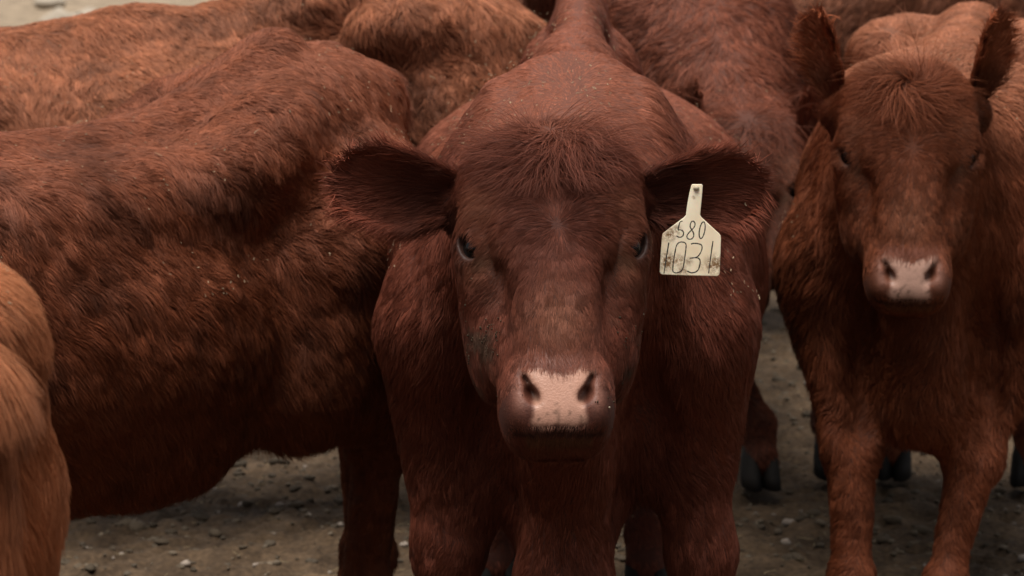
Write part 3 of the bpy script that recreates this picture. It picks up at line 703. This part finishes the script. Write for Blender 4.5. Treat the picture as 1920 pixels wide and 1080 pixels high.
    for st in (S5, S8, S0, B1, B0, B3, B3b, B1b):
        P = np.array(K(st)); dense = []
        for i in range(len(P) - 1):
            for k in range(4): dense.append(P[i] + (P[i + 1] - P[i]) * k / 4)
        dense.append(P[-1]); P = np.array(dense)
        for _ in range(2): P[1:-1] = (P[:-2] + 2 * P[1:-1] + P[2:]) / 4
        T = nrm(np.gradient(P, axis=0)); Nn = np.stack([T[:, 1], -T[:, 0]], 1); o_ = len(Vl)
        for i in range(len(P)):
            w_ = .00078 * (1 + .25 * rr_.uniform(-1, 1))
            for (a, yy) in ((-1, -th - .00002), (-.7, -th - .00012), (.7, -th - .00012), (1, -th - .00002)):
                q = P[i] + Nn[i] * w_ * a; Vl.append((q[0], yy, q[1]))
            if i: 
                for j in range(3): Fl.append((o_ + (i - 1) * 4 + j, o_ + i * 4 + j, o_ + i * 4 + j + 1, o_ + (i - 1) * 4 + j + 1))
    me = bpy.data.meshes.new('lettering'); me.from_pydata(Vl, [], Fl); me.materials.append(mi); ob = bpy.data.objects.new('lettering', me); C.objects.link(ob); ob.parent = root
    bpy_ball('stud', (0.0, -.0012, -.0028), .0042, None, mat_plain('stud_plastic', (.45, .38, .27), .5), root, 16, 10, .9)
    return root
if want('A'):
    inf = A_ears[1]; q = inf['base'] + inf['e'] * inf['L'] * .36 + inf['n'] * .012; a_ = R(-92.2); ca, sa = math.cos(a_), math.sin(a_)
    qw = np.array([q[0] * ca - q[1] * sa + .105, q[0] * sa + q[1] * ca + 4.95, q[2]]); print('tag anchor', qw, project(qw[None]))
    make_tag((.2475, 3.955, 1.020), (R(-14), R(1.5), R(-3)))

# ------------------------------------------------------------------ ground
gx = graded([(-60, -6, 2.5), (-6, -2.2, .06), (-2.2, 2.6, .014), (2.6, 6, .06), (6, 60, 2.5)])
gy = graded([(-20, 2, 1.5), (2, 5.2, .08), (5.2, 8.2, .014), (8.2, 14, .05), (14, 24, .3), (24, 140, 6)])
GX, GY = np.meshgrid(gx, gy, indexing='ij'); G = np.stack([GX.ravel(), GY.ravel(), np.zeros(GX.size)], 1)
def ground_h(P): return .022 * fbm(P, 2.2, 2, 1) + .022 * np.abs(fbm(P, 8, 3, 2)) + .014 * np.maximum(fbm(P, 24, 2, 3), 0) + .009 * fbm(P, 50, 1, 4) - .035
G[:, 2] = ground_h(G)
nx, ny = len(gx), len(gy); I = np.arange(nx * ny).reshape(nx, ny)
GQ = np.stack([I[:-1, :-1], I[1:, :-1], I[1:, 1:], I[:-1, 1:]], -1).reshape(-1, 4)
m, n, l, b = newmat('trodden_dirt')
tc = n.new('ShaderNodeTexCoord'); n1 = n.new('ShaderNodeTexNoise'); n1.inputs['Scale'].default_value = 9; n1.inputs['Detail'].default_value = 8; n1.inputs['Roughness'].default_value = .65
n2 = n.new('ShaderNodeTexNoise'); n2.inputs['Scale'].default_value = 90; n2.inputs['Detail'].default_value = 6
l.new(tc.outputs['Object'], n1.inputs['Vector']); l.new(tc.outputs['Object'], n2.inputs['Vector'])
cr = n.new('ShaderNodeValToRGB'); cr.color_ramp.elements[0].position = .32; cr.color_ramp.elements[0].color = (.036, .022, .012, 1)
cr.color_ramp.elements[1].position = .70; cr.color_ramp.elements[1].color = (.118, .076, .044, 1); l.new(n1.outputs[0], cr.inputs[0])
c2 = n.new('ShaderNodeMapRange'); c2.inputs[1].default_value = .3; c2.inputs[2].default_value = .75; c2.inputs[3].default_value = .6; c2.inputs[4].default_value = 1.4; l.new(n2.outputs[0], c2.inputs[0])
vm = n.new('ShaderNodeVectorMath'); vm.operation = 'SCALE'; l.new(cr.outputs[0], vm.inputs[0]); l.new(c2.outputs[0], vm.inputs['Scale']); l.new(vm.outputs[0], b.inputs['Base Color'])
b.inputs['Roughness'].default_value = .9; b.inputs['Specular IOR Level'].default_value = .2
sx = n.new('ShaderNodeSeparateXYZ'); l.new(tc.outputs['Object'], sx.inputs[0]); far = n.new('ShaderNodeMapRange'); far.inputs[1].default_value = 11; far.inputs[2].default_value = 15; l.new(sx.outputs['Y'], far.inputs[0])
dm_ = n.new('ShaderNodeMix'); dm_.data_type = 'RGBA'; dm_.inputs[7].default_value = (.42, .33, .23, 1); fm = n.new('ShaderNodeMath'); fm.operation = 'MULTIPLY'; l.new(far.outputs[0], fm.inputs[0]); l.new(n1.outputs[0], fm.inputs[1]); l.new(fm.outputs[0], dm_.inputs[0]); l.new(vm.outputs[0], dm_.inputs[6]); l.new(dm_.outputs[2], b.inputs['Base Color'])
bp = n.new('ShaderNodeBump'); bp.inputs['Strength'].default_value = .7; bp.inputs['Distance'].default_value = .006; l.new(n2.outputs[0], bp.inputs['Height']); l.new(bp.outputs[0], b.inputs['Normal'])
go = link_mesh('ground', G, GQ, m); go['kind'] = 'structure'
def ground_z(x, y):
    P = np.stack([x, y, np.zeros_like(x)], 1)
    return ground_h(P)

# lumps: a rounded irregular stone as a small sphere pushed about by noise
def ball_template(seg, rings):
    V = []; Q = []
    for i in range(rings + 1):
        th = math.pi * (.03 + .94 * i / rings)
        for j in range(seg): a = 2 * math.pi * j / seg; V.append((math.sin(th) * math.cos(a), math.sin(th) * math.sin(a), math.cos(th)))
    for i in range(rings):
        for j in range(seg): Q.append((i * seg + j, (i + 1) * seg + j, (i + 1) * seg + (j + 1) % seg, i * seg + (j + 1) % seg))
    return np.array(V), np.array(Q)
def scatter_lumps(name, xs, ys, rs, cols, mat, flat=.6, seg=8, rings=5, seed=0, sink=.2):
    tv, tq = ball_template(seg, rings); r = np.random.default_rng(seed); n = len(xs); zz = ground_z(xs, ys)
    Vs = tv[None] * np.stack([rs * r.uniform(.8, 1.3, n), rs * r.uniform(.6, 1, n), rs * flat * r.uniform(.7, 1.2, n)], 1)[:, None]
    a = r.uniform(0, 6.28, n); ca, sa = np.cos(a)[:, None], np.sin(a)[:, None]
    X = Vs[:, :, 0] * ca - Vs[:, :, 1] * sa; Y = Vs[:, :, 0] * sa + Vs[:, :, 1] * ca; Vs = np.stack([X, Y, Vs[:, :, 2]], -1)
    Vs = Vs + np.stack([xs, ys, zz + rs * flat * (1 - 2 * sink) * .5], 1)[:, None]
    flatv = Vs.reshape(-1, 3); dirs = np.tile(tv, (n, 1)); amp = np.repeat(rs, len(tv))
    flatv = flatv + dirs * (fbm(flatv / np.repeat(rs, len(tv))[:, None] * 1.3, 1, 2, seed) * amp * .55)[:, None]
    Qs = (tq[None] + (np.arange(n) * len(tv))[:, None, None]).reshape(-1, 4)
    return link_mesh(name, flatv, Qs, mat, tint=np.repeat(cols, len(tv), 0))
r = np.random.default_rng(3)
n = 9000; xs = r.uniform(-2.2, 2.4, n); ys = 5.0 + 6 * r.random(n) ** 1.5; rs = .003 + .009 * r.random(n) ** 3
cols = np.array([.13, .10, .07])[None] * r.uniform(.5, 1.3, (n, 1)); pk = r.random(n) < .12; cols[pk] = np.array([.27, .22, .18]) * r.uniform(.7, 1.2, (pk.sum(), 1)); rs[pk] *= 1.3
o = scatter_lumps('pebbles', xs, ys, rs, cols, M_TINT, seed=5); tag(o, 'small pebbles and dirt crumbs strewn over the trodden ground', 'pebbles', kind='stuff')
n = 5000; xs = r.uniform(-2.2, 2.4, n); ys = 5.0 + 5 * r.random(n); cf = fbm(np.stack([xs, ys, 0 * xs], 1), 3, 2, 88); rs = (.004 + .018 * r.random(n) ** 3.5) * (1 + .8 * np.clip(cf, -.6, 1))
cols = np.array([.085, .063, .042])[None] * r.uniform(.6, 1.25, (n, 1))
o = scatter_lumps('mud_clods', xs, ys, rs, cols, M_TINT, flat=.5, seg=10, rings=7, seed=6, sink=.35); tag(o, 'dark brown clods of trodden mud', 'clods', kind='stuff')

def one_rock(x, y, rad, label, seed):
    ro = scatter_lumps('rock', np.array([x]), np.array([y]), np.array([rad]), np.array([[.34, .29, .23]]), M_TINT, flat=.7, seg=20, rings=14, seed=seed, sink=.15)
    tag(ro, label, 'rock', 'pale rocks behind the herd')
one_rock(-2.55, 17.5, .16, 'large pale rock on the dry ground in the top left corner', 31)
one_rock(-2.95, 19.0, .11, 'small pale rock left of the larger one behind the herd', 32)
# dried mud stuck to the middle cow's cheeks
def crumbs(P, N_, rad, cols, seed):
    r = np.random.default_rng(seed); tv, tq = ball_template(7, 5); n = len(P)
    Vs = tv[None] * (rad[:, None] * r.uniform(.5, 1.3, (n, 3)))[:, None] + (P + N_ * rad[:, None] * .3)[:, None]
    Vf = Vs.reshape(-1, 3); Vf = Vf + fbm(Vf, 500, 1, 3)[:, None] * np.tile(tv, (n, 1)) * .0012
    return link_mesh('mud_crumbs', Vf, (tq[None] + (np.arange(n) * len(tv))[:, None, None]).reshape(-1, 4), M_TINT, tint=np.repeat(cols, len(tv), 0))
if cheek_pts:
    Pc, Nc, wc_ = cheek_pts[0]; rc = np.random.default_rng(12); ix = rc.choice(len(Pc), 420, p=wc_ / wc_.sum())
    cc_ = np.array([.06, .043, .026]) * rc.uniform(.5, 1.4, (420, 1)); lt = rc.random(420) < .03; cc_[lt] = (.30, .25, .18)
    o = crumbs(Pc[ix] + Nc[ix] * rc.uniform(-.001, .003, (420, 1)), Nc[ix], (.0004 + .0009 * rc.random(420) ** 2), cc_, 13); tag(o, "dried mud crumbs caught in the hair of the middle cow's cheeks and lips", 'mud', kind='stuff')

def straws(name, P, N_, L, wd, cols, seed=0):
    r = np.random.default_rng(seed); n = len(P); T = r.normal(0, 1, (n, 3)); T = nrm(T - N_ * (T * N_).sum(1, keepdims=True)); B = np.cross(N_, T)
    V = []; ks = 4; bend = r.normal(0, .18, n)
    for i in range(ks):
        s_ = i / (ks - 1) - .5
        c = P + T * (L * s_)[:, None] + B * (L * bend * (1 - 4 * s_ * s_))[:, None] + N_ * (.0015 + L * .12 * abs(s_))[:, None]
        for (a, b_) in ((-1, 0), (0, .6), (1, 0)): V.append(c + B * (wd * a)[:, None] + N_ * (wd * b_)[:, None])
    V = np.stack(V, 1); m_ = V.shape[1]; q = []
    for i in range(ks - 1):
        for j in range(3): q.append((i * 3 + j, i * 3 + (j + 1) % 3, (i + 1) * 3 + (j + 1) % 3, (i + 1) * 3 + j))
    q = np.array(q); Q = (q[None] + (np.arange(n) * m_)[:, None, None]).reshape(-1, 4)
    return link_mesh(name, V.reshape(-1, 3), Q, M_TINT, tint=np.repeat(cols, m_, 0))
n = 1600; xs = r.uniform(-2, 2.2, n); ys = 5.1 + 6 * r.random(n) ** 1.3; P = np.stack([xs, ys, ground_z(xs, ys) + .004], 1)
o = straws('straw_litter', P, np.tile([0, 0, 1.], (n, 1)), r.uniform(.008, .04, n), r.uniform(.0006, .0014, n), np.array([.30, .23, .13]) * r.uniform(.5, 1.2, (n, 1)), 8)
tag(o, 'bits of pale straw lying on the dirt', 'straw', kind='stuff')
# hay and chaff on the cows' backs
Ps, Ns = [], []
for lab, (Vw, Nw, up) in body_pts.items():
    px, py, dep = project(Vw); ok = up & (px > -100) & (px < 2020) & (py > -80) & (fbm(Vw, 4, 2, 5) > -.05); ix = np.nonzero(ok)[0]
    if len(ix) < 10: continue
    k = 90 if 'half hidden' in lab or 'very back' in lab else (900 if 'middle with' in lab else 260)
    ix = r.choice(ix, k); Ps.append(Vw[ix] + Nw[ix] * .010); Ns.append(Nw[ix])
if Ps:
    Ps = np.concatenate(Ps); Ns = np.concatenate(Ns); n = len(Ps)
    o = straws('hay_chaff', Ps, Ns, r.uniform(.002, .006, n) + .010 * (r.random(n) < .05), r.uniform(.0005, .0012, n), np.array([.38, .27, .17]) * r.uniform(.5, 1.2, (n, 1)), 9)
    tag(o, "pale chaff and hay bits caught in the hair on the cows' backs", 'hay', kind='stuff')
print('script', round(time.time() - T0, 1), 's')
